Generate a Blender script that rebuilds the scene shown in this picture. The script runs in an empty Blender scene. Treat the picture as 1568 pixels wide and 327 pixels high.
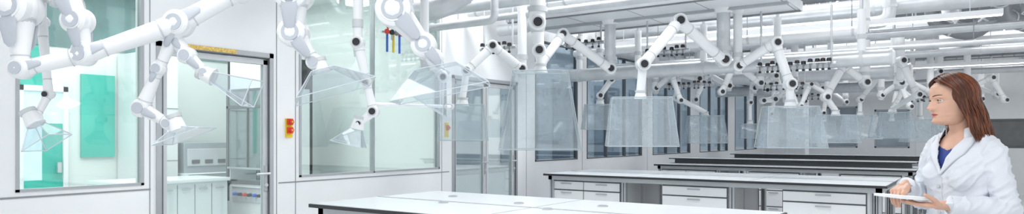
import bpy, bmesh, math, random, time
from mathutils import Vector, Matrix, noise
from mathutils.bvhtree import BVHTree
random.seed(7)
SC=bpy.context.scene
pi=math.pi
# ------------------------------------------------------------ materials
def newmat(n):
    m=bpy.data.materials.new(n); m.use_nodes=True
    nt=m.node_tree; nt.nodes.clear()
    o=nt.nodes.new('ShaderNodeOutputMaterial')
    return m,nt,o
def pbr(n,col,rough=.5,metal=0,noise_amt=.04,scale=6,bump=0,spec=.5,emit=0,stretch=None,bscale=None,coat=0,sss=0):
    m,nt,o=newmat(n)
    p=nt.nodes.new('ShaderNodeBsdfPrincipled')
    tc=nt.nodes.new('ShaderNodeTexCoord')
    mp=nt.nodes.new('ShaderNodeMapping')
    if stretch: mp.inputs['Scale'].default_value=stretch
    nt.links.new(tc.outputs['Object'],mp.inputs['Vector'])
    nz=nt.nodes.new('ShaderNodeTexNoise'); nz.inputs['Scale'].default_value=scale; nz.inputs['Detail'].default_value=3
    nt.links.new(mp.outputs[0],nz.inputs['Vector'])
    cr=nt.nodes.new('ShaderNodeValToRGB')
    a=[max(0,c*(1-noise_amt)) for c in col[:3]]; b=[min(1,c*(1+noise_amt)) for c in col[:3]]
    cr.color_ramp.elements[0].position=.3; cr.color_ramp.elements[1].position=.7
    cr.color_ramp.elements[0].color=(*a,1); cr.color_ramp.elements[1].color=(*b,1)
    nt.links.new(nz.outputs['Fac'],cr.inputs[0]); nt.links.new(cr.outputs[0],p.inputs['Base Color'])
    p.inputs['Roughness'].default_value=rough; p.inputs['Metallic'].default_value=metal
    p.inputs['Specular IOR Level'].default_value=spec
    p.inputs['Coat Weight'].default_value=coat
    if sss:
        p.inputs['Subsurface Weight'].default_value=sss; p.inputs['Subsurface Radius'].default_value=(.012,.005,.003); p.inputs['Subsurface Scale'].default_value=1
    if emit:
        p.inputs['Emission Color'].default_value=(*col[:3],1); p.inputs['Emission Strength'].default_value=emit
    if bump:
        bp=nt.nodes.new('ShaderNodeBump'); bp.inputs['Strength'].default_value=bump; bp.inputs['Distance'].default_value=.004
        n2=nt.nodes.new('ShaderNodeTexNoise'); n2.inputs['Scale'].default_value=bscale or scale*4; n2.inputs['Detail'].default_value=4
        nt.links.new(mp.outputs[0],n2.inputs['Vector'])
        nt.links.new(n2.outputs['Fac'],bp.inputs['Height']); nt.links.new(bp.outputs[0],p.inputs['Normal'])
    nt.links.new(p.outputs[0],o.inputs[0])
    return m
def glassmat(n,tint=(.95,.98,.97),gl=.12,haze=0,hazecol=(.8,.85,.88),hscale=8,var=.35):
    m,nt,o=newmat(n)
    t=nt.nodes.new('ShaderNodeBsdfTransparent'); t.inputs[0].default_value=(*tint,1)
    g=nt.nodes.new('ShaderNodeBsdfGlossy'); g.inputs['Roughness'].default_value=.03
    lw=nt.nodes.new('ShaderNodeLayerWeight'); lw.inputs['Blend'].default_value=.25
    ma=nt.nodes.new('ShaderNodeMath'); ma.operation='MULTIPLY_ADD'; ma.inputs[1].default_value=.5; ma.inputs[2].default_value=gl
    ma.use_clamp=True
    nt.links.new(lw.outputs['Fresnel'],ma.inputs[0])
    mx=nt.nodes.new('ShaderNodeMixShader')
    nt.links.new(ma.outputs[0],mx.inputs[0]); nt.links.new(t.outputs[0],mx.inputs[1]); nt.links.new(g.outputs[0],mx.inputs[2])
    last=mx
    if haze:
        d=nt.nodes.new('ShaderNodeBsdfDiffuse'); d.inputs[0].default_value=(*hazecol,1)
        tl=nt.nodes.new('ShaderNodeBsdfTranslucent'); tl.inputs[0].default_value=(*hazecol,1)
        ad=nt.nodes.new('ShaderNodeMixShader'); ad.inputs[0].default_value=.5
        nt.links.new(d.outputs[0],ad.inputs[1]); nt.links.new(tl.outputs[0],ad.inputs[2])
        tc=nt.nodes.new('ShaderNodeTexCoord'); nz=nt.nodes.new('ShaderNodeTexNoise'); nz.inputs['Scale'].default_value=hscale; nz.inputs['Detail'].default_value=8; nz.inputs['Roughness'].default_value=.75
        nt.links.new(tc.outputs['Object'],nz.inputs['Vector'])
        mr=nt.nodes.new('ShaderNodeMapRange'); mr.inputs[1].default_value=.3; mr.inputs[2].default_value=.7
        mr.inputs[3].default_value=haze*(1-var); mr.inputs[4].default_value=min(1,haze*(1+var))
        nt.links.new(nz.outputs['Fac'],mr.inputs[0])
        m2=nt.nodes.new('ShaderNodeMixShader')
        nt.links.new(mr.outputs[0],m2.inputs[0]); nt.links.new(mx.outputs[0],m2.inputs[1]); nt.links.new(ad.outputs[0],m2.inputs[2])
        last=m2
    nt.links.new(last.outputs[0],o.inputs[0])
    return m
M={}
M['wall']=pbr('white_wall_paint',(.88,.89,.90),.6,noise_amt=.01)
M['annex']=pbr('annex_wall_paint',(.80,.84,.825),.6,noise_amt=.01)
M['backw']=pbr('far_wall_paint',(.80,.81,.82),.6,noise_amt=.02)
M['floor']=pbr('floor_vinyl',(.80,.81,.82),.25,noise_amt=.02)
M['ceil']=pbr('ceiling_concrete',(.36,.37,.38),.8,noise_amt=.12)
M['frame']=pbr('aluminium_frame',(.46,.48,.50),.35,.4)
M['frameD']=pbr('dark_frame',(.13,.14,.15),.4)
M['seam']=pbr('wall_seam',(.28,.29,.30),.6)
M['white']=pbr('white_gloss_plastic',(.85,.86,.87),.28,noise_amt=.01,coat=.2)
M['grayp']=pbr('joint_pad_grey',(.50,.53,.58),.4)
M['ring']=pbr('joint_ring_grey',(.60,.62,.64),.4)
M['black']=pbr('black_plastic',(.02,.02,.024),.3)
M['steel']=pbr('galvanised_steel',(.62,.64,.66),.38,.5,noise_amt=.08)
M['steelD']=pbr('dark_steel',(.27,.28,.30),.45,.5,noise_amt=.1)
M['raft']=pbr('raft_panel',(.80,.82,.84),.3,noise_amt=.02)
M['top']=pbr('bench_top_ceramic',(.86,.88,.90),.30,noise_amt=.01,coat=.08)
M['edge']=pbr('bench_edge_dark',(.025,.027,.03),.35)
M['draw']=pbr('drawer_white',(.83,.84,.85),.4,noise_amt=.01)
M['glass']=glassmat('window_glass',(.93,.975,.965),.07)
M['glassB']=glassmat('blue_grey_glass',(.66,.74,.80),.16)
M['glassS']=glassmat('sash_glass',(.86,.93,.94),.12)
M['clear']=glassmat('clear_acrylic',(.90,.935,.96),.11,haze=.09,hazecol=(.90,.94,.97))
M['aedge']=pbr('acrylic_edge',(.62,.67,.72),.2)
M['aedge2']=pbr('hood_edge',(.44,.50,.54),.3)
M['hood']=glassmat('hood_glass',(.90,.94,.955),.06,haze=.23,hazecol=(.84,.90,.94),hscale=22,var=.28)
M['hoodL']=glassmat('hood_glass_light',(.92,.955,.965),.06,haze=.15,hazecol=(.84,.90,.93),hscale=18,var=.25)
M['teal']=pbr('teal_panel',(.05,.50,.40),.35,noise_amt=.12,scale=1.5)
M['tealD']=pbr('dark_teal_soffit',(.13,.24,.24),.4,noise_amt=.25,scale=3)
M['bright']=pbr('daylight_glow_pane',(.62,.80,.84),.4,emit=.25)  # weak emission in the pane stands in for daylight from outside
M['lamp']=pbr('lamp_diffuser',(1,1,1),.5,emit=3)
M['red']=pbr('red_button',(.75,.05,.03),.35)
M['yellow']=pbr('yellow_plate',(.85,.62,.02),.4)
M['tan']=pbr('door_label_tan',(.72,.50,.14),.5,noise_amt=.35,scale=60)
M['blue']=pbr('blue_valve',(.05,.15,.6),.35)
M['bluew']=pbr('far_window_blue',(.30,.35,.40),.15,noise_amt=.25,scale=1.2)
M['dband']=pbr('dark_window_band',(.14,.145,.15),.25,noise_amt=.1)
M['fgrey']=pbr('fume_grey',(.38,.42,.45),.4)
M['fdark']=pbr('fume_interior',(.30,.42,.42),.4)
M['coat']=pbr('lab_coat_cotton',(.74,.76,.81),.85,noise_amt=.015,bump=.25,bscale=25,spec=.2)
M['skin']=pbr('skin',(.68,.41,.30),.5,noise_amt=.07,scale=14,sss=.12,spec=.35)
M['lip']=pbr('lips',(.50,.15,.13),.4)
M['hair']=pbr('auburn_hair',(.095,.026,.011),.38,noise_amt=.5,scale=60,stretch=(1,1,.08),bump=.4)
M['hair2']=pbr('auburn_hair_light',(.21,.062,.022),.38,noise_amt=.4,scale=60,stretch=(1,1,.08),bump=.3)
M['brow']=pbr('eyebrow',(.12,.05,.03),.6)
M['eyew']=pbr('eye_white',(.76,.74,.72),.15)
M['iris']=pbr('iris',(.05,.06,.045),.1)
M['btop']=pbr('blue_top',(.03,.06,.26),.7)
M['pants']=pbr('trousers_navy',(.05,.06,.09),.8)
M['paper']=pbr('notepad_white',(.88,.89,.90),.6)
# ------------------------------------------------------------ mesh builder
class Bld:
    def __init__(s): s.v=[];s.f=[];s.m=[];s.sm=[];s.mats=[]
    def mi(s,k):
        if k not in s.mats: s.mats.append(k)
        return s.mats.index(k)
    def add(s,vs,fs,k,smooth=False):
        o=len(s.v); s.v+= [tuple(v) for v in vs]; i=s.mi(k)
        for f in fs: s.f.append([a+o for a in f]); s.m.append(i); s.sm.append(smooth)
    def box(s,x0,x1,y0,y1,z0,z1,k,mat=None):
        vs=[Vector((x,y,z)) for z in(z0,z1) for y in(y0,y1) for x in(x0,x1)]
        if mat is not None: vs=[mat@v for v in vs]
        s.add(vs,[(0,2,3,1),(4,5,7,6),(0,1,5,4),(2,6,7,3),(0,4,6,2),(1,3,7,5)],k)
    def tube(s,pts,rad,k,seg=16,cap=True,flat=None,up=None):
        pts=[Vector(p) for p in pts]; n=len(pts)
        if not isinstance(rad,(list,tuple)): rad=[rad]*n
        vs=[];fs=[]
        prev=None
        for i,p in enumerate(pts):
            if i==0: t=pts[1]-p
            elif i==n-1: t=p-pts[i-1]
            else: t=(pts[i+1]-p).normalized()+(p-pts[i-1]).normalized()
            if t.length<1e-9: t=Vector((0,0,1))
            t.normalize()
            if prev is None:
                u=Vector(up) if up else (Vector((0,0,1)) if abs(t.z)<.9 else Vector((1,0,0)))
            else: u=prev
            u=(u-t*u.dot(t)).normalized(); prev=u
            w=t.cross(u)
            r=rad[i]
            ru,rw=(r if isinstance(r,(list,tuple)) else (r,r))
            for j in range(seg):
                a=2*pi*j/seg
                vs.append(p+u*(ru*math.cos(a))+w*(rw*math.sin(a)))
        for i in range(n-1):
            for j in range(seg):
                a=i*seg+j;b=i*seg+(j+1)%seg
                fs.append((a,b,b+seg,a+seg))
        if cap:
            fs.append(tuple(range(seg-1,-1,-1))); fs.append(tuple((n-1)*seg+j for j in range(seg)))
        s.add(vs,fs,k,True)
    def cap(s,a,b,ra,rb,k,seg=14):
        a=Vector(a);b=Vector(b);t=(b-a).normalized()
        pts=[];r=[]
        for q in (1,.8,.5,.2): pts.append(a-t*ra*math.sin(q*pi/2)); r.append(max(ra*math.cos(q*pi/2),ra*.03))
        pts.append(a);r.append(ra);pts.append(b);r.append(rb)
        for q in (.2,.5,.8,1): pts.append(b+t*rb*math.sin(q*pi/2)); r.append(max(rb*math.cos(q*pi/2),rb*.03))
        s.tube(pts,r,k,seg)
    def sph(s,c,r,k,seg=20,rings=12,mat=None):
        c=Vector(c); rr=r if isinstance(r,(list,tuple)) else (r,r,r)
        vs=[];fs=[]
        for i in range(rings+1):
            th=pi*i/rings
            for j in range(seg):
                a=2*pi*j/seg
                q=Vector((rr[0]*math.sin(th)*math.cos(a),rr[1]*math.sin(th)*math.sin(a),rr[2]*math.cos(th)))
                if mat is not None:q=mat@q
                vs.append(c+q)
        for i in range(rings):
            for j in range(seg):
                a=i*seg+j;b=i*seg+(j+1)%seg
                fs.append((a,a+seg,b+seg,b))
        s.add(vs,fs,k,True)
    def obj(s,name,bevel=0,loc=None):
        me=bpy.data.meshes.new(name); me.from_pydata(s.v,[],s.f)
        for k in s.mats: me.materials.append(M[k])
        me.polygons.foreach_set('material_index',s.m); me.polygons.foreach_set('use_smooth',s.sm)
        bm=bmesh.new(); bm.from_mesh(me); bmesh.ops.recalc_face_normals(bm,faces=bm.faces); bm.to_mesh(me); bm.free()
        o=bpy.data.objects.new(name,me); SC.collection.objects.link(o)
        xs=s.v
        if xs:
            c=Vector([ (min(v[i] for v in xs)+max(v[i] for v in xs))/2 for i in range(3)])
            me.transform(Matrix.Translation(-c)); o.location=c
        try: me.set_sharp_from_angle(angle=math.radians(40))
        except Exception: pass
        if bevel:
            b=o.modifiers.new('bev','BEVEL'); b.width=bevel; b.segments=2; b.limit_method='ANGLE'; b.angle_limit=math.radians(50)
        return o
def lerpkeys(K,t):
    if t<=K[0][0]: return K[0][1:]
    for a,c in zip(K,K[1:]):
        if t<=c[0]:
            u=(t-a[0])/(c[0]-a[0]); u=u*u*(3-2*u)*.5+u*.5
            return [x+(y-x)*u for x,y in zip(a[1:],c[1:])]
    return K[-1][1:]
# ------------------------------------------------------------ WOMAN (local: X forward, Y her left, Z up)
def remesh(b,name,vox,smooth=3,keep_mat=None):
    me=bpy.data.meshes.new(name+'_src'); me.from_pydata(b.v,[],b.f)
    bm=bmesh.new(); bm.from_mesh(me); bmesh.ops.recalc_face_normals(bm,faces=bm.faces); bm.to_mesh(me); bm.free()
    o=bpy.data.objects.new(name+'_src',me); SC.collection.objects.link(o)
    r=o.modifiers.new('r','REMESH'); r.mode='VOXEL'; r.voxel_size=vox
    if smooth: sm=o.modifiers.new('s','SMOOTH'); sm.iterations=smooth; sm.factor=.5
    dg=bpy.context.evaluated_depsgraph_get(); dg.update()
    nm=bpy.data.meshes.new_from_object(o.evaluated_get(dg)); nm.name=name
    bpy.data.objects.remove(o)
    n=bpy.data.objects.new(name,nm); SC.collection.objects.link(n)
    nm.materials.clear(); nm.materials.append(M[keep_mat or 'skin'])
    for p in nm.polygons: p.use_smooth=True
    return n
woman=bpy.data.objects.new('woman_in_lab_coat',None); SC.collection.objects.link(woman)
parts=[]
TK=[(.52,0,.15,.205),(.78,0,.13,.185),(.9,0,.122,.178),(1.0,.0,.105,.152),(1.08,.0,.098,.140),(1.2,.003,.105,.15),(1.29,.0,.102,.160),(1.34,-.010,.090,.152),(1.375,-.015,.076,.120),(1.40,-.016,.064,.088),(1.425,-.016,.056,.064)]
def torso(b,s=1.0,z0=.52,z1=1.425,k='coat'):
    vs=[];fs=[];seg=40;N=36
    for i in range(N+1):
        z=z0+(z1-z0)*i/N; cx,a,w=lerpkeys(TK,z)
        for j in range(seg):
            t=2*pi*j/seg; vs.append((cx+a*s*math.cos(t),w*s*math.sin(t),z))
    for i in range(N):
        for j in range(seg):
            p=i*seg+j;q=i*seg+(j+1)%seg; fs.append((p,q,q+seg,p+seg))
    fs.append(tuple(range(seg-1,-1,-1)));fs.append(tuple(N*seg+j for j in range(seg)))
    b.add(vs,fs,k,True)
    for y in(-.068,.068): b.sph((.062*s,y,1.215),(.058*s,.062*s,.066*s),k)
SL=Vector((-.018,.148,1.333));SR=Vector((-.018,-.148,1.333))
EL=Vector((-.035,.205,1.075));ER=Vector((.0,-.215,1.09))
WL=Vector((.175,.112,1.095));WR=Vector((.195,-.115,1.165))
b=Bld(); torso(b)
def sleeve(S,E,W):
    b.tube([S+(S-E)*.05,S,S+(E-S)*.35,S+(E-S)*.75,E],[.03,.056,.051,.046,.043],'coat',20)
    b.sph(S,(.052,.052,.048),'coat'); b.sph(E,.045,'coat')
    b.tube([E,E+(W-E)*.3,E+(W-E)*.7,W],[.044,.048,.041,.038],'coat',20)
sleeve(SL,EL,WL); sleeve(SR,ER,WR)
b.tube([(-.02,.05,1.395),(-.015,.15,1.345)],[.042,.044],'coat',16); b.tube([(-.02,-.05,1.395),(-.015,-.15,1.345)],[.042,.044],'coat',16)
coat=remesh(b,'lab_coat',.006,3,'coat')
me=coat.data
nrm=[v.normal.copy() for v in me.vertices]
cos=[v.co.copy() for v in me.vertices]
def rid(x): return 1-abs(x)*2.2
for i,(c,n) in enumerate(zip(cos,nrm)):
    d=noise.noise(Vector((c.x*16+c.z*6,c.y*16,c.z*5)))*.006
    q=noise.noise(Vector((c.x*18+c.z*14,c.y*18-c.z*12,c.z*9))); d+=(max(0,rid(q))**3)*.008
    for e in (EL,ER):
        L=(c-e).length
        if L<.17:
            q=noise.noise(Vector((c.x*10,c.y*10,(c.z+c.x*.7)*34))); d+=(max(0,rid(q))**2)*.011*(1-L/.17)
    cos[i]=c+n*d
me.vertices.foreach_set('co',[x for c in cos for x in c]); me.update()
bm=bmesh.new(); bm.from_mesh(me); bvh=BVHTree.FromBMesh(bm)
VZ=1.235
def vhalf(z): return max(0,(z-VZ)*.42)
kill=[]
for f in bm.faces:
    c=f.calc_center_median()
    if (c.x>.02 and c.z>VZ and abs(c.y)<vhalf(c.z)) or c.z>1.418: kill.append(f)
bmesh.ops.delete(bm,geom=kill,context='FACES'); bm.to_mesh(me); bm.free(); parts.append(coat)
def front(y,z):
    h=bvh.ray_cast(Vector((.6,y,z)),Vector((-1,0,0)))
    return h[0].x if h[0] else .05
b=Bld()
for sg in (1,-1):
    vs=[];fs=[];N=16;Mx=5
    for i in range(N+1):
        t=i/N; z=VZ-.01+(1.405-VZ)*t
        wd=.012+.050*min(1,t*1.6)*(1 if t<.72 else max(.45,1-(t-.72)*1.6))
        for j in range(Mx+1):
            u=j/Mx; y=sg*(vhalf(z)-.004+wd*u); vs.append((front(y,z)+.006+.007*math.sin(u*pi),y,z+.012*u*(1 if t>.6 else 0)))
    for i in range(N):
        for j in range(Mx):
            a=i*(Mx+1)+j; fs.append((a,a+1,a+Mx+2,a+Mx+1))
    b.add(vs,fs,'coat',True)
vs=[];fs=[];N=28
for i in range(N+1):
    a=math.radians(42+276*i/N)
    for (r,z,ex) in ((.060,1.415,0),(.062,1.455,-.004),(.070,1.462,-.006),(.082,1.425,0),(.098,1.392,0)):
        dz=-.035*max(0,math.cos(a)); vs.append((-.014+ex+r*1.0*math.cos(a),r*1.12*math.sin(a),z+dz))
for i in range(N):
    for j in range(4):
        p=i*5+j; fs.append((p,p+1,p+6,p+5))
b.add(vs,fs,'coat',True)
zs=[.55+.0+i*.045 for i in range(16)]
b.tube([(front(.006,z)+.001,.006,z) for z in zs if z<VZ],.0025,'ring',6)
for z in (1.17,1.05,.93,.81): 
    x=front(-.012,z); b.tube([(x,-.012,z),(x+.005,-.012,z)],.009,'ring',16)
lap=b.obj('coat_lapels'); 
sm=lap.modifiers.new('sol','SOLIDIFY'); sm.thickness=.003
parts.append(lap)
for (E,W) in ((EL,WL),(ER,WR)):
    b=Bld(); t=(W-E).normalized(); b.tube([W-t*.045,W-t*.04,W+t*.004,W+t*.006,W-t*.01],[.039,.0425,.0415,.036,.033],'coat',24,cap=False); parts.append(b.obj('coat_cuff'))
b=Bld(); torso(b,.93,.75,1.425,'skin'); b.tube([(-.02,0,1.38),(-.01,0,1.43),(.012,0,1.50),(.02,0,1.54)],[.060,.049,.045,.047],'skin',24)
body=remesh(b,'neck_and_chest',.005,4,'skin'); body.data.materials.append(M['btop'])
for p in body.data.polygons:
    c=p.center
    if c.z<1.335+abs(c.y)*.35 : p.material_index=1
parts.append(body)
b=Bld()
for sg in(1,-1):
    b.tube([(0,sg*.085,.92),(0,sg*.09,.75),(.01,sg*.09,.48),(-.01,sg*.09,.28),(-.015,sg*.09,.06)],[.10,.095,.068,.06,.05],'pants',24)
    b.tube([(-.07,sg*.09,.045),(-.04,sg*.09,.05),(.03,sg*.09,.05),(.10,sg*.092,.032),(.16,sg*.094,.022),(.18,sg*.094,.02)],[(.03,.025),(.05,.036),(.048,.037),(.032,.042),(.022,.034),(.012,.018)],'black',20)
parts.append(b.obj('trousers_and_shoes'))
def hand(name,W,d,n,curl,thumb_side,spread=.0,thumb_dir=None):
    W=Vector(W); d=Vector(d).normalized(); n=Vector(n); n=(n-d*n.dot(d)).normalized(); t=d.cross(n)*thumb_side
    b=Bld()
    kn=[]
    for i in range(4):
        off=(.028-.019*i); L=(.078,.082,.078,.070)[i]
        k=W+d*L+t*off; kn.append(k)
        b.cap(W+t*off*.45-d*.01,k,.0150,.0118,'skin',14)
    b.cap(W-d*.06,W+d*.02,.024,.021,'skin',16)
    b.cap(W+d*.03+n*.004+t*.018,W+d*.055+n*.002+t*.012,.016,.014,'skin')
    lens=[(.038,.024,.020),(.043,.027,.021),(.040,.025,.020),(.031,.020,.018)]
    for i in range(4):
        p=kn[i]; ang=0
        for s in range(3):
            ang+=math.radians(curl[i][s])
            dr=(d*math.cos(ang)+n*math.sin(ang)+t*(1.5-i)*spread).normalized(); q=p+dr*lens[i][s]
            r=(.0088,.0082,.0075,.0068)[s]*(1 if i<3 else .88); b.cap(p,q,r,r*.92,'skin',12); p=q
    p=W+d*.022+t*.024; td=Vector(thumb_dir).normalized() if thumb_dir else (d*.7+t*.55+n*.35).normalized()
    q=p+td*.040; b.cap(p,q,.0140,.0110,'skin'); td2=(td+d*.4).normalized(); q2=q+td2*.030; b.cap(q,q2,.0108,.0094,'skin'); q3=q2+(td2+d*.3).normalized()*.020; b.cap(q2,q3,.0094,.0078,'skin')
    parts.append(remesh(b,name,.0024,2,'skin')); return q3
hand('hand_left',WL+Vector((.03,-.015,-.002)),(.90,-.42,.02),(0,0,1),[(4,6,6),(4,6,6),(6,8,8),(12,14,14)],-1,spread=.05,thumb_dir=(.75,.1,.62))
hand('hand_right',WR+Vector((.025,.014,.0)),(.84,.45,-.22),(0,.2,-.97),[(14,30,24),(22,34,26),(30,38,28),(38,42,30)],1,spread=.03,thumb_dir=(.70,.62,-.35))
b=Bld(); Tm=Matrix.Translation((.315,.0,1.124))@Matrix.Rotation(math.radians(-4),4,'Y')@Matrix.Rotation(math.radians(-8),4,'Z')
b.box(-.062,.085,-.095,.095,-.006,.006,'paper',Tm); b.box(-.058,.081,-.090,.090,.006,.0072,'paper',Tm)
tab=b.obj('tablet',.002); parts.append(tab)
HC=Vector((.045,0,1.462)); HH=.212
HK=[(-.035,.040,-.02,.020),(-.018,.066,-.04,.032),(.01,.082,-.050,.040),(.05,.088,-.058,.046),(.12,.085,-.066,.053),(.2,.087,-.072,.0595),(.3,.089,-.082,.065),(.42,.090,-.090,.0695),(.5,.088,-.094,.071),(.58,.093,-.098,.0725),(.7,.095,-.1,.0735),(.8,.088,-.098,.070),(.88,.073,-.086,.061),(.94,.052,-.066,.047),(.98,.028,-.042,.028),(1.0,.002,-.016,.004)]
HK=[(a,b_*.96,c*.96,d*.97) for a,b_,c,d in HK]
def gs(x,s): return math.exp(-(x/s)**2)
def headpt(v,th):
    f,bk,w=lerpkeys(HK,v); cx=(f+bk)/2; a=(f-bk)/2
    x=cx+a*math.cos(th); y=w*math.sin(th)
    c=math.cos(th)
    if c>0:
        y*=1-.10*c*c*(1 if v<.45 else .4)
        if .27<v<.56:
            if v>.345: pr=.026*((.56-v)/.215)**1.15
            else: pr=.026*max(0,(v-.27)/.075)**.6
            sg=.0085+.006*gs(v-.33,.05)
            x+=pr*gs(y,sg)
        x+=.0065*gs(v-.222,.018)*gs(y,.019)+.0065*gs(v-.172,.020)*gs(y,.017)-.004*gs(v-.198,.007)*gs(y,.02)
        x+=.007*gs(v-.055,.05)*gs(y,.018)
        for e in(-1,1):
            x-=.010*gs(v-.50,.045)*gs(y-e*.031,.017)
            x+=.003*gs(v-.585,.03)*gs(y-e*.03,.022)
            x+=.004*gs(v-.36,.07)*gs(y-e*.042,.02)
    return Vector((x,y,v*HH))
hy=math.radians(-18); HR=Matrix.Translation(HC)@Matrix.Rotation(hy,4,'Z')@Matrix.Rotation(math.radians(3),4,'Y')
b=Bld(); N=120;seg=130; vs=[];fl=[];fs_=[]
ths=[]
for j in range(seg):
    u=j/seg*2-1; ths.append(pi*(abs(u)**1.35)*(1 if u>=0 else -1))
for i in range(N+1):
    v=-.035+1.035*i/N
    for th in ths: vs.append(HR@headpt(v,th))
for i in range(N):
    v=-.035+1.035*(i+.5)/N
    for j in range(seg):
        p=i*seg+j;q=i*seg+(j+1)%seg
        y=headpt(v,ths[j]).y
        lip=math.cos(ths[j])>.5 and abs(y)<.024 and ((v-.198)/ (.040*(1-(abs(y)/.0255)**2)+1e-4))**2<1
        (fl if lip else fs_).append((p,q,q+seg,p+seg))
o0=len(b.v); b.v+=[tuple(v) for v in vs]
for L,k in((fs_,'skin'),(fl,'lip')):
    mi=b.mi(k)
    for f in L: b.f.append([a+o0 for a in f]); b.m.append(mi); b.sm.append(True)
b.add([vs[j] for j in range(seg)],[tuple(range(seg))],'skin',True)
HRr=HR.to_3x3()
EX=.0625
for e in(-1,1):
    ec=HR@Vector((EX,e*.030,.5*HH)); b.sph(ec,.0122,'eyew',20,14)
    fd=HRr@Vector((1,0,-.02)); b.sph(ec+fd*.0076,.0058,'iris',14,10)
    def arc(zo,zc,r,k,rr=.0016,sp=.0142):
        pts=[]
        for i in range(9):
            u=-1+i/4; pts.append(HR@Vector((EX+.0126*math.sqrt(max(0,1-(u*.95)**2))*.93+.001,e*.030+u*sp,.5*HH+zo+zc*(1-u*u))))
        b.tube(pts,[rr*.4]+[rr]*7+[rr*.4],k,8)
    arc(.001,.0052,0,'brow',.0019); arc(.0022,.0072,0,'skin',.0032); arc(-.001,-.0048,0,'skin',.0026)
    pts=[]
    for i in range(8):
        u=i/7; yy=e*(.014+.034*u); v=.598+.028*math.sin(u*2.2)
        f,bk,w=lerpkeys(HK,v); th=math.asin(max(-1,min(1,yy/w*1.03)))
        p=headpt(v,th); pts.append(HR@(p+Vector((.0005,0,0))))
    b.tube(pts,[(.0015,.0025),(.002,.0035),(.002,.0035),(.002,.0035),(.002,.003),(.002,.0025),(.0015,.002),(.001,.001)],'brow',8)
    b.sph(HR@Vector((-.004,e*.072,.46*HH)),(.016,.007,.030),'skin',16,10,HRr)
    b.sph(HR@Vector((.096,e*.0075,.315*HH)),(.008,.0062,.0055),'skin',12,8)
head=b.obj('head'); parts.append(head)
EC=Vector((-.007,0,.132)); 
def lock(phi0,off,el0,endz,sg,jit,back):
    pts=[]
    ph1=max(phi0,80+(180-80)*max(0,(phi0-25)/155))
    n=10
    for i in range(n):
        t=i/(n-1); el=math.radians(el0*(1-t**1.25)-8*t); ph=math.radians(phi0+(ph1-phi0)*(1-(1-t)**1.7))*sg
        rx=(.097+off);ry=(.079+off);rz=(.085+off)
        pts.append(EC+Vector((rx*math.cos(el)*math.cos(ph),ry*math.cos(el)*math.sin(ph),rz*math.sin(el))))
    last=pts[-1]; z0=last.z; m=9
    bk=(ph1-90)/90
    for i in range(1,m+1):
        t=i/m; z=z0+(endz-z0)*t
        wob=.012*math.sin(t*6.5+jit*.5)*t**.5
        pts.append(Vector((last.x-(.030+.030*(1-bk))*t**1.1+wob-.020*t*back,last.y*(1-.06*math.sin(t*pi))+sg*.012*t+.006*math.sin(t*6+jit*.8),z)))
    return [HR@p for p in pts]
b=Bld()
b.sph(HR@(EC+Vector((-.016,0,.004))),(.088,.082,.090),'hair',28,18)
for sg in(1,-1):
    for i in range(26):
        ph=28+152*i/25
        P=lock(ph,-.002,82,-.045-.060*(i/25),sg,2,0)
        b.tube(P,[.010,.012]+[.016]*(len(P)-6)+[.020,.020,.018,.012],'hair',10)
base=remesh(b,'hair_base',.005,2,'hair'); parts.append(base)
b=Bld()
for i in range(900):
    sg=random.choice((1,-1))
    if i<320: ph=random.uniform(6,45); el0=random.uniform(42,84)
    else: ph=random.uniform(27,180); el0=random.uniform(70,88)
    off=random.uniform(.009,.019)
    endz=-.068-.058*((ph-8)/172)+random.uniform(-.018,.022)
    P=lock(ph,off,el0,endz,sg,random.gauss(3,1.6),random.uniform(-.3,1.0))
    r=random.uniform(.0014,.0032); n=len(P)
    b.tube(P,[r*.4]+[r]*(n-4)+[r*.9,r*.6,r*.15],random.choice(('hair','hair','hair2')),6)
parts.append(b.obj('hair_strands'))
for p in parts: p.parent=woman
woman.location=(-.080,3.794,0); woman.rotation_euler=(0,0,math.radians(214.8+14))

# ------------------------------------------------------------ camera
YAW=math.radians(34.8)
cd=bpy.data.cameras.new('camera'); cam=bpy.data.objects.new('camera',cd); SC.collection.objects.link(cam)
cam.location=(0,0,1.4); cam.rotation_euler=(pi/2,0,YAW)
cd.sensor_width=36; cd.lens=36*1265/1920; cd.shift_y=55/1920; cd.clip_start=.05; cd.clip_end=200
SC.camera=cam
SC.view_settings.view_transform='Standard'
SC.view_settings.look='None'
SC.view_settings.exposure=.14
# ------------------------------------------------------------ room shell
WX=-5.1; WT=.12; YE=20.0; CH=4.2
b=Bld(); b.box(-9.1,4.0,-3,YE+.2,-.1,0,'floor'); b.obj('floor')
b=Bld(); b.box(WX-WT,4.0,-3,YE+.2,CH,CH+.1,'ceil'); b.obj('ceiling')
op=[(1.74,2.55,1.04,2.75),(2.64,3.66,0,2.12),(3.94,5.88,1.03,2.85),(6.1,7.45,0,2.12),(7.9,9.1,1.05,2.75),(9.4,11.5,1.05,2.75),(12.0,14.0,1.05,2.75),(14.6,16.6,1.05,2.75),(17.2,19.2,1.05,2.75)]
b=Bld(); y=-1.0
for o in op:
    b.box(WX-WT,WX,y,o[0],0,CH,'wall')
    if o[2]>0: b.box(WX-WT,WX,o[0],o[1],0,o[2],'wall')
    b.box(WX-WT,WX,o[0],o[1],o[3],CH,'wall')
    y=o[1]
b.box(WX-WT,WX,y,YE,0,CH,'wall')
b.obj('wall_left')
b=Bld()
for yy in (2.595,3.70,3.90,5.92,7.68,9.25,11.75):
    b.box(WX-.001,WX+.003,yy-.003,yy+.003,0,3.0,'seam')
b.obj('trim_1')
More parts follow.
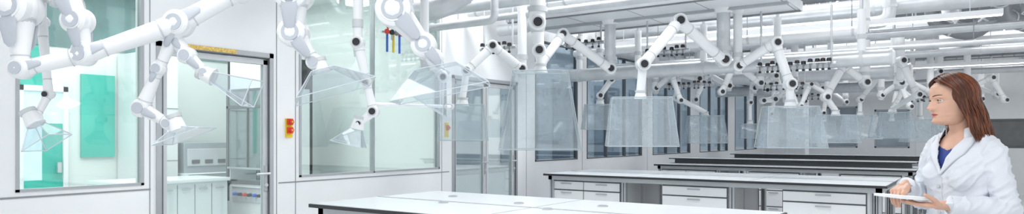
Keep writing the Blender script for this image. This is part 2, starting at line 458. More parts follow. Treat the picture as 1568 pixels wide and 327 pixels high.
def window(n,y0,y1,z0,z1,mull,gl='glass',fr='frame',fw=.022):
    b=Bld()
    x0=WX-.05;x1=WX+.008
    b.box(x0,x1,y0,y0+fw,z0,z1,fr); b.box(x0,x1,y1-fw,y1,z0,z1,fr)
    b.box(x0,x1,y0,y1,z0,z0+fw*.8,fr); b.box(x0,x1,y0,y1,z1-fw,z1,fr)
    for m in mull: b.box(x0,x1,m-.008,m+.008,z0,z1,fr)
    b.box(WX-.03,WX-.024,y0+fw,y1-fw,z0+fw,z1-fw,gl)
    return b.obj('window_%d'%n)
window(1,1.74,2.55,1.04,2.75,[])
window(2,3.94,5.88,1.03,2.85,[4.86])
window(3,7.9,9.1,1.05,2.75,[],'glassB','frameD')
window(4,9.4,11.5,1.05,2.75,[10.1,10.8],'glassB','frameD')
window(5,12,14,1.05,2.75,[12.7,13.4],'glassB','frameD')
window(6,14.6,16.6,1.05,2.75,[15.3,16],'glassB','frameD')
window(7,17.2,19.2,1.05,2.75,[18.2],'glassB','frameD')
b=Bld(); b.box(WX,WX+.004,-1,2.6,1.0,1.012,'seam'); b.box(WX,WX+.004,3.72,6.05,.985,.995,'seam'); b.obj('trim_2')
def door(n,y0,y1,z1,leafs=1):
    b=Bld(); fw=.04
    b.box(WX-.1,WX+.015,y0,y0+fw,0,z1,'frame'); b.box(WX-.1,WX+.015,y1-fw,y1,0,z1,'frame'); b.box(WX-.1,WX+.015,y0,y1,z1-fw,z1,'frame')
    b.box(WX-.06,WX+.018,y0+fw,y0+fw+.008,0,z1-fw,'frameD'); b.box(WX-.06,WX+.018,y1-fw-.008,y1-fw,0,z1-fw,'frameD'); b.box(WX-.06,WX+.018,y0+fw,y1-fw,z1-fw-.008,z1-fw,'frameD')
    w=(y1-y0-2*fw)/leafs
    for i in range(leafs):
        a=y0+fw+.008+i*w; c=a+w-.016
        for (p,q,r,s_) in ((a,a+.04,0.01,z1-.06),(c-.04,c,.01,z1-.06)): b.box(WX-.05,WX-.005,p,q,r,s_,'ring')
        b.box(WX-.05,WX-.005,a,c,.01,.14,'ring'); b.box(WX-.05,WX-.005,a,c,z1-.10,z1-.056,'ring')
        b.box(WX-.031,WX-.024,a+.04,c-.04,.14,z1-.10,'glass')
        hy=c-.022
        b.box(WX-.006,WX+.006,hy-.015,hy+.015,.93,1.15,'frame')
        b.tube([(WX,hy,1.08),(WX+.05,hy,1.08)],.011,'steel',10); b.tube([(WX+.05,hy+.01,1.08),(WX+.05,hy-.12,1.08)],.010,'steel',10)
        b.tube([(WX,hy,.98),(WX+.015,hy,.98)],.016,'steel',12)
    return b.obj('door_%d'%n)
door(1,2.64,3.66,2.12); door(2,6.1,7.45,2.12,2)
b=Bld(); b.box(WX+.016,WX+.020,2.84,3.3,2.084,2.118,'tan')
b.obj('door_label_sign')
b=Bld()
b.box(WX,WX+.012,3.79,3.86,1.39,1.56,'yellow')
for z in (1.53,1.455): b.box(WX+.01,WX+.035,3.80,3.85,z-.028,z+.028,'red'); b.tube([(WX+.03,3.825,z),(WX+.055,3.825,z)],.02,'red',16); b.tube([(WX+.05,3.825,z),(WX+.062,3.825,z)],.008,'yellow',12)
b.obj('emergency_stop_panel')
b=Bld()
b.box(WX,WX+.012,5.97,6.03,1.39,1.56,'yellow')
b.box(WX+.01,WX+.03,5.98,6.02,1.47,1.53,'red'); b.tube([(WX+.03,6.0,1.50),(WX+.05,6.0,1.50)],.018,'red',16)
b.obj('emergency_stop_panel')
b=Bld()
wins=[(-4.7,-3.7,1.1,2.2),(-3.45,-2.7,1.1,2.2),(-2.3,-1.5,1.1,2.1),(-.2,3.2,1.12,1.82)]
x=WX-WT
for w in wins:
    b.box(x,w[0],YE,YE+.15,0,CH,'backw'); b.box(w[0],w[1],YE,YE+.15,0,w[2],'backw'); b.box(w[0],w[1],YE,YE+.15,w[3],CH,'backw'); x=w[1]
b.box(x,4,YE,YE+.15,0,CH,'backw'); b.obj('wall_back')
for i,w in enumerate(wins):
    b=Bld(); k='dband' if i==3 else 'bluew'
    b.box(w[0],w[1],YE+.06,YE+.09,w[2],w[3],k)
    for (p,q,r,s_) in ((w[0],w[0]+.04,w[2],w[3]),(w[1]-.04,w[1],w[2],w[3]),(w[0],w[1],w[2],w[2]+.04),(w[0],w[1],w[3]-.04,w[3])): b.box(p,q,YE+.02,YE+.06,r,s_,'frame' if i<3 else 'frameD')
    b.obj('window_%d'%(8+i))
x=-1.25
b=Bld(); b.box(x,x+.06,YE-.03,YE,0,2.1,'frame'); b.box(x+.84,x+.9,YE-.03,YE,0,2.1,'frame'); b.box(x,x+.9,YE-.03,YE,2.04,2.1,'frame'); b.box(x+.06,x+.84,YE-.025,YE-.005,0,2.04,'wall'); b.box(x+.1,x+.22,YE-.05,YE-.02,1.03,1.05,'steel'); b.obj('door_3')
for (x,y) in ((-3.4,16.2),(-.9,16.2)):
    b=Bld(); b.box(x-.2,x+.2,y-.2,y+.2,0,CH,'wall'); b.box(x-.21,x+.21,y-.21,y+.21,0,.1,'frame'); b.obj('structural_column',.01)
# ------------------------------------------------------------ annex rooms
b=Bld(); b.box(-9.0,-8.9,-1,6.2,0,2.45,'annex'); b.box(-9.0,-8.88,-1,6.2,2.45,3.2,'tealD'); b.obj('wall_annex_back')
b=Bld(); b.box(-8.9,WX-WT,6.1,6.2,0,3.2,'annex'); b.obj('wall_annex_side')
b=Bld(); b.box(-8.9,WX-WT,.2,.3,0,3.2,'annex'); b.obj('wall_annex_near')
b=Bld(); b.box(-9.0,WX-WT,-1,6.2,3.2,3.3,'annex'); b.obj('ceiling_annex')
b=Bld(); b.box(-7.6,-7.5,6.2,YE+.2,0,3.2,'backw'); 
b.obj('wall_corridor')
b=Bld()
for i in range(7): b.box(-7.5,-7.47,6.6+i*1.9,7.9+i*1.9,.9,2.6,'bluew')
b.obj('window_12')
b=Bld(); b.box(-8.9,-8.87,2.45,3.04,.2,2.44,'teal'); b.box(-8.9,-8.87,3.04,3.30,1.98,2.44,'teal'); b.obj('teal_glass_partition')
b=Bld(); b.box(-8.9,-8.86,3.70,4.08,1.15,2.15,'teal'); b.obj('teal_glass_partition')
b=Bld()
b.box(-8.89,-8.82,3.04,3.09,0,1.98,'white');b.box(-8.89,-8.82,3.49,3.54,0,1.98,'white');b.box(-8.89,-8.82,3.04,3.54,1.92,1.98,'white')
b.box(-8.88,-8.85,3.09,3.28,.9,1.92,'bright'); b.box(-8.88,-8.85,3.28,3.49,1.55,1.92,'bright'); b.box(-8.88,-8.85,3.28,3.49,.9,1.55,'teal'); b.box(-8.88,-8.84,3.09,3.49,0,.9,'teal'); b.box(-8.82,-8.79,3.42,3.46,.98,1.1,'steel'); b.obj('door_4')
b=Bld()
b.box(-8.88,-8.35,4.12,4.60,0,2.42,'draw')
for yy in (4.36,): b.box(-8.35,-8.343,yy-.003,yy+.003,.1,2.4,'seam')
for zz in (1.1,1.75): b.box(-8.35,-8.343,4.12,4.60,zz-.003,zz+.003,'seam')
for zz in (.95,1.3,1.9): b.box(-8.35,-8.33,4.32,4.335,zz-.06,zz+.06,'steel')
b.obj('tall_storage_cupboard')
b=Bld()
b.box(-8.0,-7.3,3.4,4.66,.88,.92,'top'); b.box(-7.95,-7.33,3.42,4.64,0.08,.88,'draw'); b.box(-7.93,-7.36,3.44,4.62,0,.08,'frameD')
for i in range(1,6): b.box(-7.33,-7.324,3.42+i*.204-.003,3.42+i*.204+.003,.1,.86,'seam')
for i in range(6): b.box(-7.324,-7.31,3.42+i*.204+.05,3.42+i*.204+.15,.80,.812,'steel')
b.obj('annex_lab_bench',.003)
b=Bld(); b.box(-8.75,-8.35,4.68,5.5,.925,1.32,'fgrey'); b.box(-8.35,-8.33,4.72,5.46,1.02,1.24,'ring'); b.box(-8.8,-8.2,4.65,5.55,0,.92,'draw'); b.box(-8.8,-8.15,4.65,5.55,.92,.93,'top')
for i in range(4): b.box(-8.33,-8.32,4.77+i*.18,4.88+i*.18,1.05,1.10,'frameD')
b.obj('reagent_shelf_unit',.005)
# fume cupboard (opening faces -Y)
g0,g1,gy,gd=-7.74,-6.88,4.90,.62
b=Bld()
b.box(g0+.02,g1-.02,gy+.05,gy+gd,0,.78,'draw'); b.box(g0,g1,gy,gy+gd,.78,.85,'top')
b.box(g0,g1,gy+gd-.05,gy+gd,.85,2.35,'fdark')
b.box(g0,g0+.06,gy,gy+gd,.85,2.35,'draw'); b.box(g1-.06,g1,gy,gy+gd,.85,2.35,'draw'); b.box(g0,g1,gy,gy+gd,1.98,2.42,'draw')
b.box(g0,g0+.045,gy-.02,gy,.60,1.98,'frameD'); b.box(g1-.045,g1,gy-.02,gy,.60,1.98,'frameD'); b.box(g0,g1,gy-.02,gy,1.74,1.78,'frameD'); b.box(g0,g1,gy-.02,gy,.82,.87,'frameD')
b.box(g0+.05,g1-.05,gy-.01,gy-.002,1.0,1.95,'glassS'); b.box(g0+.05,g1-.05,gy-.04,gy,1.0,1.025,'frame')
b.box(g0+.42,g0+.44,gy-.02,gy,1.0,1.95,'frameD')
b.box(g0+.05,g1-.05,gy+.03,gy+.05,.60,.78,'ring')
for i in range(6): b.tube([(g0+.15+i*.1,gy+.03,.69),(g0+.15+i*.1,gy-.02,.69)],.020,('blue','black','red','black','blue','black')[i],10)
for (x_,h_,r_) in ((-7.5,.25,.05),(-7.3,.18,.06),(-7.1,.3,.04)): b.tube([(x_,gy+.3,.85),(x_,gy+.3,.85+h_*.7),(x_,gy+.3,.85+h_)],[r_,r_,r_*.35],'glassB',16)
b.obj('fume_cupboard',.004)
b=Bld()
b.tube([(-5.03,5.05,2.75),(-5.03,5.05,2.40)],.012,'steel',10); b.tube([(-5.03,4.90,2.47),(-5.03,5.30,2.47)],.012,'steel',10)
for i,k in enumerate(('red','black','steelD','red','black')):
    yy=4.93+i*.07; b.tube([(-5.03,yy,2.47),(-4.98,yy,2.47)],.012,'steel',8); b.tube([(-4.99,yy,2.47),(-4.97,yy,2.47)],.028,k,12); b.tube([(-4.99,yy+.02,2.52),(-4.97,yy+.02,2.52)],.02,'black' if i%2 else 'red',12)
for i,k in enumerate(('blue','yellow','blue')):
    yy=4.98+i*.09; b.tube([(-5.03,yy,2.47),(-5.03,yy,2.27)],.012,k,8)
b.obj('gas_valve_manifold')
# ------------------------------------------------------------ benches
def bench(x0,x1,y0,y1,units,spine=False,H=.95):
    b=Bld()
    b.box(x0,x1,y0,y1,H-.026,H-.003,'edge'); b.box(x0+.012,x1-.012,y0+.012,y1-.012,H-.004,H,'top')
    n=max(2,int((x1-x0)/1.2))
    for i in range(1,n): 
        xx=x0+(x1-x0)*i/n; b.box(xx-.003,xx+.003,y0+.012,y1-.012,H,H+.0008,'seam')
    ym=(y0+y1)/2; b.box(x0+.01,x1-.01,ym-.02,ym+.02,H,H+.0015,'ring'); b.box(x0+.01,x1-.01,ym-.023,ym-.02,H,H+.002,'seam')
    b.box(x0+.05,x1-.05,y0+.04,y0+.09,H-.075,H-.026,'frame'); b.box(x0+.05,x1-.05,y1-.09,y1-.04,H-.075,H-.026,'frame')
    b.box(x0+.05,x0+.10,y0+.04,y1-.04,H-.075,H-.026,'frame'); b.box(x1-.10,x1-.05,y0+.04,y1-.04,H-.075,H-.026,'frame')
    legs=set([x0+.06,x1-.11])
    for u0,u1,c in units: legs.add(u1+.03); 
    for lx in legs:
        if lx>x1-.1: lx=x1-.11
        for ly in (y0+.06,y1-.12):
            b.box(lx,lx+.05,ly,ly+.06,0.02,H-.026,'frame'); b.box(lx+.018,lx+.032,ly-.002,ly+.06,0.05,H-.08,'frameD'); b.box(lx-.01,lx+.06,ly-.01,ly+.07,0,.02,'black')
    for u0,u1,c in units:
        for (a0,a1,fy,sg) in ((y0+.10,ym-.03,y0+.10,-1),(ym+.03,y1-.10,y1-.10,1)):
            b.box(u0,u1,a0,a1,.10,H-.085,'draw'); b.box(u0+.02,u1-.02,a0+.02,a1-.02,.0,.10,'frameD')
            w=(u1-u0)/c
            for j in range(c):
                p=u0+j*w+.006;q=u0+(j+1)*w-.006
                zs=[(.76,.86),(.60,.752),(.36,.592),(.11,.352)]
                for (r,t) in zs:
                    ya,yb=(fy-.02,fy) if sg<0 else (fy,fy+.02)
                    b.box(p,q,ya,yb,r+.004,t-.004,'draw'); 
                    yh=ya-.012 if sg<0 else yb
                    b.box((p+q)/2-.07,(p+q)/2+.07,yh,yh+.012,t-.034,t-.022,'frame')
            b.box(u0-.004,u1+.004,fy-.004 if sg<0 else fy-.001,fy+.001 if sg<0 else fy+.004,.09,H-.08,'frameD')
    if spine:
        b.box(x0+.05,x1-.05,ym-.16,ym+.16,H+.07,H+.09,'top'); b.box(x0+.045,x1-.045,ym-.165,ym+.165,H+.070,H+.085,'edge')
        b.box(x0+.1,x1-.1,ym-.03,ym+.03,H,H+.07,'frameD')
    return b
U2=[(-4.36,-3.41,2),(-2.9,-2.18,1),(-1.63,-.88,1)]
b=bench(-3.72,-.95,2.95,4.25,[(-3.6,-2.9,1),(-2.4,-1.7,1)])
for (x,y) in ((-3.0,3.5),(-2.55,3.75),(-2.2,3.55),(-2.0,3.9),(-3.25,3.9)):
    b.tube([(x,y,.951),(x,y,.957)],.035,'ring',20); b.tube([(x,y,.957),(x,y,.959)],.028,'frame',20)
b.obj('lab_bench')
bench(-4.4,-.7,7.0,8.4,U2).obj('lab_bench')
bench(-4.4,-.7,10.4,11.8,U2,True).obj('lab_bench')
bench(-4.4,-.7,13.8,15.2,U2,True).obj('lab_bench')
# ------------------------------------------------------------ ceiling services
def raft(x0,x1,y0,y1,z):
    b=Bld(); b.box(x0,x1,y0,y1,z,z+.07,'raft')
    b.box(x0,x1,y0-.012,y0,z-.01,z+.10,'ring'); b.box(x0,x1,y1,y1+.012,z-.01,z+.10,'ring'); b.box(x1,x1+.012,y0-.012,y1+.012,z-.01,z+.1,'ring')
    xx=x0+.8
    while xx<x1: b.box(xx-.004,xx+.004,y0,y1,z-.002,z,'seam'); xx+=.8
    b.box(x0,x1,(y0+y1)/2-.03,(y0+y1)/2+.03,z-.03,z,'frame')
    b.box(x0,x1,y0+.02,y0+.05,z-.02,z,'seam'); b.box(x0,x1,y1-.05,y1-.02,z-.02,z,'seam')
    for hx in (x0+.4,(x0+x1)/2,x1-.4):
        for hy in (y0+.15,y1-.15): b.tube([(hx,hy,z+.05),(hx,hy,CH)],.008,'steel',8)
    return b.obj('ceiling_service_raft')
raft(-4.95,-1.7,7.0,8.3,2.85); raft(-4.95,-1.7,10.4,11.7,2.95); raft(-4.95,-1.3,13.8,15.1,2.95); raft(-4.6,-1.5,2.6,4.3,3.0)
def boom(x0,x1,y,z,r=.1):
    b=Bld(); b.tube([(x0,y,z),(x1,y,z)],r,'steel',28); b.tube([(x1,y,z),(x1+.03,y,z)],[r*1.12,r*1.12],'ring',28); b.tube([(x1+.03,y,z),(x1+.05,y,z)],[r*.9,r*.7],'white',28)
    n=int((x1-x0)/.9)
    for i in range(n+1):
        xx=x0+.25+i*.9
        if xx<x1-.05:
            b.tube([(xx-.02,y,z),(xx+.02,y,z)],r*1.08,'ring',28)
            b.tube([(xx,y,z+r*.7),(xx,y,z+.55)],.045,'white',16); b.tube([(xx,y,z+.22),(xx,y,z+.27)],.055,'ring',16)
            b.tube([(xx,y,z+.5),(xx,y,CH)],.02,'steel',10)
    return b.obj('exhaust_manifold_duct')
boom(-4.95,-.82,8.45,2.27,.09); boom(-4.95,-.9,11.9,2.4,.11); boom(-4.95,-.8,15.3,2.4,.11)
def duct(pts,r,k='steel',flange=1.2,hang=True):
    b=Bld(); 
    P=[Vector(p) for p in pts]; out=[P[0]]
    for i in range(1,len(P)-1):
        a=(P[i-1]-P[i]);c=(P[i+1]-P[i]); d=min(r*1.8,a.length*.45,c.length*.45)
        s0=P[i]+a.normalized()*d; s1=P[i]+c.normalized()*d
        for t in (0,.25,.5,.75,1): out.append(s0*(1-t)**2+P[i]*2*t*(1-t)+s1*t*t)
    out.append(P[-1]); b.tube(out,r,k,24)
    for i in range(len(P)-1):
        L=(P[i+1]-P[i]).length; t=(P[i+1]-P[i]).normalized(); s=r*2.2
        while s<L-r*2:
            q=P[i]+t*s
            b.tube([q,q+t*.03],r*1.06,'ring',24)
            if hang and abs(t.z)<.5: b.tube([q,(q.x,q.y,CH)],.005,'steelD',6)
            s+=flange
    return b.obj('ventilation_duct')
duct([(-5.0,6.3,2.86),(-1.5,6.3,2.86),(-1.5,6.3,4.1)],.05,'white')
duct([(-5.0,6.0,2.70),(-2.2,6.0,2.70),(-2.2,6.0,4.1)],.035,'steel')
duct([(-5.0,5.75,2.80),(-2.6,5.75,2.80),(-2.6,5.75,4.1)],.06)
duct([(-5.0,5.1,2.66),(-4.35,5.1,2.66),(-3.9,5.3,3.0),(-3.9,5.3,4.1)],.10)
duct([(-5.0,5.45,2.56),(-4.0,5.45,2.56),(-4.0,5.45,4.1)],.04)
duct([(-4.95,6.65,3.0),(3,6.65,3.0)],.05,'white')
duct([(-4.95,6.85,2.72),(-4.5,6.85,2.72),(-4.1,6.6,3.0),(-4.1,6.6,4.1)],.07)
duct([(-4.95,9.25,2.78),(-.9,9.25,2.78),(-.9,9.25,4.1)],.075,'steel')
duct([(-4.95,8.75,2.62),(-1.1,8.75,2.62),(-1.1,8.75,4.1)],.05,'white')
duct([(-4.95,9.5,3.0),(3,9.5,3.0)],.11)
duct([(-4.95,9.9,3.35),(3.5,9.9,3.35)],.14,'steelD')
duct([(-4.95,10.2,2.75),(2.5,10.2,2.75)],.05)
duct([(-4.95,10.05,2.55),(1.2,10.05,2.55),(1.2,10.05,4.1)],.035,'steel')
duct([(-4.95,12.75,3.15),(-.4,12.75,3.15),(-.4,12.75,4.1)],.16)
duct([(-4.95,13.2,3.6),(3.5,13.2,3.6)],.2,'steelD')
duct([(-4.95,12.95,2.75),(2.0,12.95,2.75)],.06,'steel')
duct([(-4.95,16.6,3.1),(3.5,16.6,3.1)],.14,'steelD')
duct([(-4.95,16.2,2.7),(2.5,16.2,2.7)],.07,'steel')
duct([(-4.9,17.5,3.4),(3.5,17.5,3.4)],.22,'steelD')
duct([(.9,11.2,3.3),(.9,19.6,3.3)],.2)
duct([(-.2,10.0,3.75),(-.2,19.8,3.75)],.22,'steelD')
duct([(1.6,12.0,3.0),(1.6,19.6,3.0)],.14,'steelD')
duct([(-4.6,8.9,2.75),(-4.6,19.5,2.75)],.12)
duct([(-4.2,9.3,3.3),(-4.2,19.6,3.3)],.15,'steelD')
duct([(.2,9.9,3.3),(.2,10.6,2.95),(.55,11.3,2.85),(.55,11.9,3.5),(.55,11.9,4.1)],.10,'steelD',.25,False)
duct([(-.6,12.0,4.1),(-.6,12.0,3.1),(-.1,12.2,2.9),(.3,12.2,3.3),(.3,12.2,4.1)],.11,'steelD',.25,False)
def tray(x0,x1,y,z,w=.3):
    b=Bld(); b.box(x0,x1,y,y+.01,z,z+.07,'steelD'); b.box(x0,x1,y+w-.01,y+w,z,z+.07,'steel')
    xx=x0
    while xx<x1: b.box(xx,xx+.02,y,y+w,z,z+.012,'steelD'); xx+=.18
    for i in range(4): b.tube([(x0,y+.06+i*.05,z+.025),(x1,y+.06+i*.05,z+.025)],.012,('black','ring','black','steelD')[i],8)
    for hx in (x0+.5,(x0+x1)/2,x1-.5): b.tube([(hx,y+w/2,z),(hx,y+w/2,CH)],.008,'steel',8)
    return b.obj('cable_tray')
tray(-4.9,3.4,10.3,3.1); tray(-4.9,3.4,14.2,3.3); tray(-4.9,3.4,18.4,3.2); tray(-4.9,-1.8,6.6,3.15,.22); tray(-1.3,3.4,11.0,2.86); tray(-4.9,3.4,15.4,2.9)
def strip(x0,x1,y,z):
    b=Bld(); b.box(x0,x1,y,y+.10,z,z+.06,'white'); b.box(x0+.01,x1-.01,y+.01,y+.09,z-.008,z,'lamp')
    for hx in (x0+.3,x1-.3): b.tube([(hx,y+.05,z+.05),(hx,y+.05,CH)],.004,'steel',6)
    return b.obj('linear_pendant_light')
strip(-4.6,.2,9.0,2.72); strip(-4.6,.9,12.4,2.85); strip(-1.4,2.5,14.0,2.62)
def valves(x0,x1,y,z,n):
    b=Bld(); b.tube([(x0,y,z),(x1,y,z)],.022,'steel',14)
    for e in (x0+.05,x1-.05): b.tube([(e,y,z),(e,y,z+.65)],.012,'steel',10)
    for i in range(n):
        xx=x0+.06+(x1-x0-.12)*i/(n-1)+random.uniform(-.012,.012); dz=random.choice((0,.012,.02))
        b.tube([(xx,y,z),(xx,y-.05,z-.01)],.011,'steel',8); b.tube([(xx,y-.05,z+.01),(xx,y-.05,z-.05)],[.012,.008],'steelD',10)
        b.tube([(xx,y-.05,z+.005+dz),(xx,y-.05,z+.038+dz)],[.028,.024],'black',12); b.tube([(xx,y-.05,z+.038+dz),(xx,y-.05,z+.043+dz)],.013,('blue','ring','red','ring')[i%4],10)
        b.tube([(xx,y-.052,z-.05),(xx,y-.052,z-.072)],.016,'black',10)
    return b.obj('media_valve_rail')
valves(-2.15,-1.30,8.1,2.2,12); valves(-4.3,-3.5,10.7,2.24,9); valves(-4.6,-4.0,7.85,2.62,6); valves(-3.5,-2.9,7.95,2.45,7); valves(-2.9,-2.2,11.2,2.2,7); valves(-1.3,-.7,14.4,2.1,6); valves(-4.75,-4.25,6.2,2.40,6); valves(-3.3,-2.6,14.5,2.2,7)
# ------------------------------------------------------------ extraction arms
def frustum(b,apex,axis,xdir,top,bot,h,k,ke,off=(0,0),collar=.045,closed_top=True,es=.006):
    axis=Vector(axis).normalized(); xd=Vector(xdir); xd=(xd-axis*xd.dot(axis)).normalized(); yd=axis.cross(xd)
    A=Vector(apex)
    T=[A+xd*sx*top[0]/2+yd*sy*top[1]/2 for sx,sy in((-1,-1),(1,-1),(1,1),(-1,1))]
    Bm=[A+axis*h+xd*(sx*bot[0]/2+off[0])+yd*(sy*bot[1]/2+off[1]) for sx,sy in((-1,-1),(1,-1),(1,1),(-1,1))]
    for i in range(4):
        j=(i+1)%4
        b.add([T[i],T[j],Bm[j],Bm[i]],[(0,1,2,3)],k)
        b.tube([T[i],Bm[i]],es,ke,6); b.tube([Bm[i],Bm[j]],es,ke,6); b.tube([T[i],T[j]],es,ke,6)
    if closed_top: b.add(T,[(0,1,2,3)],k)
    b.tube([A-axis*.06,A+axis*.012],[collar,collar*1.35],'white',20)
    b.tube([A-axis*.075,A-axis*.055],collar*1.15,'ring',20)
def joint(b,p,side,r,w,capk='black',ringk='ring',cs=.55):
    p=Vector(p); side=Vector(side).normalized()
    b.sph(p,r*1.04,'white')
    b.tube([p-side*w,p-side*(w-.012),p+side*(w-.012),p+side*w],[r*.84,r,r,r*.84],'white',28)
    for s in (-1,1):
        b.tube([p+side*s*(w-.002),p+side*s*(w+.004)],r*.74,ringk,28)
        b.tube([p+side*s*(w+.003),p+side*s*(w+.009)],r*cs,capk,28)
def armseg(b,p,q,r0,r1,side,pads=False):
    p=Vector(p);q=Vector(q); t=(q-p).normalized(); L=(q-p).length
    b.tube([p,p+t*L*.12,p+t*L*.22,p+t*L*.78,p+t*L*.88,q],[r0*1.15,r0*1.1,r0,r1,r1*1.1,r1*1.15],'white',20)
    b.tube([p+t*L*.20,p+t*L*.215],r0*1.08,'ring',20); b.tube([p+t*L*.785,p+t*L*.80],r1*1.10,'ring',20)
    if pads:
        sd=Vector(side).normalized()
        for s in(-1,1):
            for (o,d,rr) in ((p,t,r0),):
                a=o+d*rr*1.3+sd*s*rr*1.08; c=o+d*rr*2.6+sd*s*rr*.98
                b.tube([o+d*rr*.2+sd*s*rr*1.15,a,c,c+d*rr*.3],[(.002,rr*.5),(.008,rr*.62),(.008,rr*.40),(.002,rr*.12)],'grayp',16,up=sd)
CAMF=(-.571,.821,0)
def arm(pts,rs,hood=None,side=None,jr=1.28,pads=False,ceil=None,extra=None,pipe='white'):
    b=Bld(); side=side or CAMF
    for i in range(len(pts)-1): armseg(b,pts[i],pts[i+1],rs[i],rs[i+1],side,pads)
    for i in range(len(pts)):
        if i==0 and ceil is None: continue
        if pads: joint(b,pts[i],side,rs[i]*1.32,rs[i]*1.12,'grayp','white',.62)
        else: joint(b,pts[i],side,rs[i]*jr,rs[i]*1.3)
    if ceil is not None:
        p=Vector(pts[0]); r=ceil[1]
        b.tube([p,p+Vector((0,0,.1)),(p.x,p.y,ceil[0])],[r,r,r],pipe,24)
        b.tube([p+Vector((0,0,.10)),p+Vector((0,0,.15))],r*1.2,'ring',24)
        b.tube([(p.x,p.y,ceil[0]-.05),(p.x,p.y,ceil[0])],[r*1.3,r*1.6],'white',24)
        b.tube([p-Vector((0,0,.09)),p-Vector((0,0,.02))],[r*.8,r*1.05],'ring',24)
    if hood:
        last=Vector(pts[-1]); ap=Vector(hood['apex'])
        ax=Vector(hood.get('axis',(0,0,-1))).normalized()
        e=ap-ax*.06
        if (e-last).length>.02: b.tube([last,last+(e-last)*.3,e],[rs[-1]*.9,rs[-1]*.85,rs[-1]*.85],'white',18)
        frustum(b,ap,ax,hood.get('xd',(.821,.571,0)),hood['top'],hood['bot'],hood['h'],hood.get('k','hood'),hood.get('ke','aedge2'),hood.get('off',(0,0)),hood.get('collar',.05),es=hood.get('es',.004))
    if extra: extra(b)
    return b.obj('extraction_arm')
hd=lambda ap,w=1.0,k='hood',yaw=35,**kw: dict(apex=ap,top=(.60*w,.30*w),bot=(.70*w,.58*w),h=.50*w,k=k,xd=(math.cos(math.radians(yaw)),math.sin(math.radians(yaw)),0),**kw)
arm([(-3.834,7.687,2.25),(-4.123,7.0,2.62),(-4.127,6.51,2.22)],[.055,.055,.05],None,ceil=(2.85,.07),pipe='steel')
arm([(-2.413,7.70,2.27),(-2.682,7.027,2.644),(-2.88,6.53,2.145)],[.06,.06,.055],hd((-2.90,6.51,1.80),1.0,yaw=30),ceil=(2.85,.075),pipe='steel')
arm([(-2.279,7.795,2.2),(-1.85,7.728,2.424),(-1.697,7.712,1.965)],[.05,.05,.05],hd((-1.697,7.712,1.72),.88,yaw=30),ceil=(2.85,.05))
arm([(-4.02,5.975,2.118),(-4.158,5.635,2.335),(-4.318,5.40,2.068)],[.045,.045,.042],hd((-4.34,5.36,1.72),.72,'hoodL',yaw=40),ceil=(3.0,.05))
arm([(-3.40,5.31,2.455),(-3.39,5.32,2.2)],[.06,.05],dict(apex=(-3.377,5.326,2.0),top=(.50,.34),bot=(.74,.56),h=.72,k='hoodL',ke='aedge2',xd=(.85,.52,0)),ceil=(4.2,.075))
arm([(-4.5,8.7,2.5),(-4.30,8.65,2.2),(-4.45,8.6,1.98)],[.04,.04,.04],hd((-4.45,8.6,1.85),.7,'hoodL',yaw=20),ceil=(3.0,.05))
arm([(-1.41,11.2,2.2),(-1.672,11.02,2.45),(-1.85,10.65,1.97)],[.055,.055,.05],hd((-1.734,10.73,1.71),.8,yaw=30),ceil=(2.95,.07))
arm([(-3.95,11.26,2.38),(-4.25,11.1,2.45),(-4.2,10.9,2.05)],[.05,.05,.05],hd((-3.95,11.6,1.76),.95,yaw=30),ceil=(2.95,.07))
arm([(-2.9,11.1,2.25),(-3.2,10.8,2.55),(-3.35,10.6,2.1)],[.05,.05,.045],None,ceil=(2.95,.07))
arm([(-1.0,11.6,2.2),(-.95,11.3,2.5),(-.75,11.3,2.0)],[.05,.05,.045],hd((-1.15,12.2,1.78),.8,yaw=28),ceil=(2.95,.07))
# further small arms: elbow, peak, wrist
for (x,y,z,dx,dz) in ((-3.5,11.45,2.25,-.35,.22),(-3.1,11.5,2.2,.35,.18),(-2.45,11.45,2.2,-.3,-.2),(-4.45,10.6,2.2,.3,.2),(-.75,14.3,2.2,-.35,.22),(-.2,14.6,2.25,.35,.18),(-1.5,14.0,2.15,.3,.22),(-2.4,14.0,2.2,-.3,.2),(-3.4,14.1,2.2,.3,.2),(.25,16.8,2.25,-.4,.2)):
    arm([(x,y,z),(x+dx,y-.05,z+dz),(x+dx*1.55,y-.1,z-.22)],[.046,.046,.042],None,ceil=(2.95,.055))
for (x,y,z,s) in ((-3.93,14.3,1.66,.6),(-2.9,14.4,1.78,.85),(-1.9,14.4,1.8,.9),(-.95,15.0,1.72,.85)):
    dx=random.uniform(-.3,.3)
    arm([(x+.3,y+.1,2.35),(x+.3+dx,y-.2,2.6),(x,y,2.1)],[.05,.05,.045],hd((x,y,z),s,yaw=25),ceil=(2.95,.07))
for (x,y,z) in ((-2.6,17.4,2.2),(-1.2,17.6,2.2),(0.0,17.6,2.2),(-3.8,17.5,2.2)):
    arm([(x,y,z),(x-.35,y-.1,z+.3),(x-.45,y-.2,z-.25)],[.05,.05,.045],hd((x-.45,y-.2,1.75),.8,yaw=20),ceil=(4.2,.06))
cl=lambda ap,ax,xd,top,bot,h,off=(0,0),collar=.035: dict(apex=ap,axis=ax,xd=xd,top=top,bot=bot,h=h,k='clear',ke='aedge',off=off,collar=collar,es=.0028)
R=Vector((.821,.571,0)); F=Vector((-.571,.821,0)); Z=Vector((0,0,1))
arm([(-3.87,1.33,2.03),(-3.85,1.34,1.73),(-3.71,1.56,1.81),(-3.51,1.94,2.0),(-3.36,2.2,2.2)],[.07,.038,.042,.052,.048],None,pads=True,ceil=(4.2,.085))
arm([(-3.79,1.50,2.14),(-3.73,1.54,1.98),(-3.71,1.56,1.83)],[.06,.05,.038],None,pads=True,ceil=(4.2,.075))
arm([(-3.51,1.93,1.97),(-3.60,1.88,1.76),(-3.68,1.83,1.55),(-3.56,1.91,1.47)],[.038,.028,.036,.026],cl((-3.52,1.94,1.445),R*.35-Z*.94,R,(.05,.05),(.26,.22),.055,(.02,0)),pads=True)
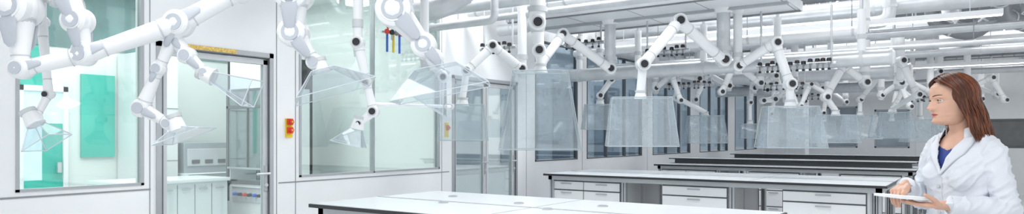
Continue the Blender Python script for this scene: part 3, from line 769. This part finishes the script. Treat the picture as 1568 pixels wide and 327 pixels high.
arm([(-3.55,1.92,1.95),(-3.48,1.97,1.83),(-3.41,2.03,1.74)],[.036,.034,.026],cl((-3.385,2.05,1.72),R*.93-Z*.38,F,(.05,.05),(.17,.15),.24,(0,0)),pads=True)
arm([(-3.345,2.546,2.25),(-3.345,2.546,2.01),(-3.243,2.617,1.84)],[.08,.062,.036],cl((-3.20,2.64,1.79),R*.3-Z*.95,R*.9+F*.3,(.14,.12),(.46,.34),.14,(.03,0)),pads=True,ceil=(4.2,.095))
arm([(-3.0,3.15,2.42),(-3.066,3.105,2.2),(-2.914,3.211,1.98),(-2.86,3.25,1.90)],[.095,.085,.06,.042],cl((-2.85,3.26,1.84),R*.2-Z,R,(.26,.2),(.62,.42),.17,(0,0)),pads=True,ceil=(3.0,.10))
def rod(b):
    b.tube([(-3.25,3.10,1.61),(-3.22,3.85,1.62)],.012,'white',12); b.sph((-3.22,3.85,1.62),.022,'ring')
arm([(-3.337,3.039,2.009),(-3.289,3.072,1.75),(-3.254,3.097,1.562),(-3.33,3.045,1.485)],[.034,.026,.03,.022],cl((-3.34,3.04,1.46),-R*.25-Z,R,(.05,.05),(.20,.18),.12,(-.03,0)),ceil=(3.0,.03),extra=rod)
arm([(-3.10,3.42,1.95),(-3.0,3.5,1.80)],[.03,.028],cl((-3.08,3.55,1.80),-R*.5-Z*.8,R,(.1,.1),(.34,.30),.2,(0,0)),ceil=(3.0,.03))
arm([(-4.05,1.5,2.0),(-4.02,1.52,1.62),(-3.98,1.45,1.5)],[.024,.020,.018],cl((-3.97,1.44,1.47),R*.5-Z*.8,R,(.04,.04),(.16,.18),.12,(0,0)),ceil=(4.2,.022))
# ------------------------------------------------------------ lights
w=bpy.data.worlds.new('world'); SC.world=w; w.use_nodes=True
bg=w.node_tree.nodes['Background']; bg.inputs[0].default_value=(.93,.97,1,1); bg.inputs[1].default_value=1.0
def area(n,loc,sx,sy,e,rot=(0,0,0),col=(.97,.99,1)):
    l=bpy.data.lights.new(n,'AREA'); l.shape='RECTANGLE'; l.size=sx;l.size_y=sy;l.energy=e;l.color=col
    o=bpy.data.objects.new(n,l); o.location=loc;o.rotation_euler=rot; SC.collection.objects.link(o); return o
area('ceiling_light',(-1.5,1.2,4.1),5,1.5,115)
area('ceiling_light',(-2.5,5.8,4.1),4.5,.8,135)
area('ceiling_light',(-2.0,9.4,4.1),5,.8,120)
area('ceiling_light',(-1.5,12.6,4.1),5,.8,110)
area('ceiling_light',(-1.0,17.0,4.1),6,1.2,120)
area('annex_fill_light',(-7.2,3.2,3.15),2.4,4.5,110)  # added fill lamp to brighten the annex, no fixture there
area('corridor_light',(-6.4,13,3.1),1.2,12,120,col=(.9,.95,1))
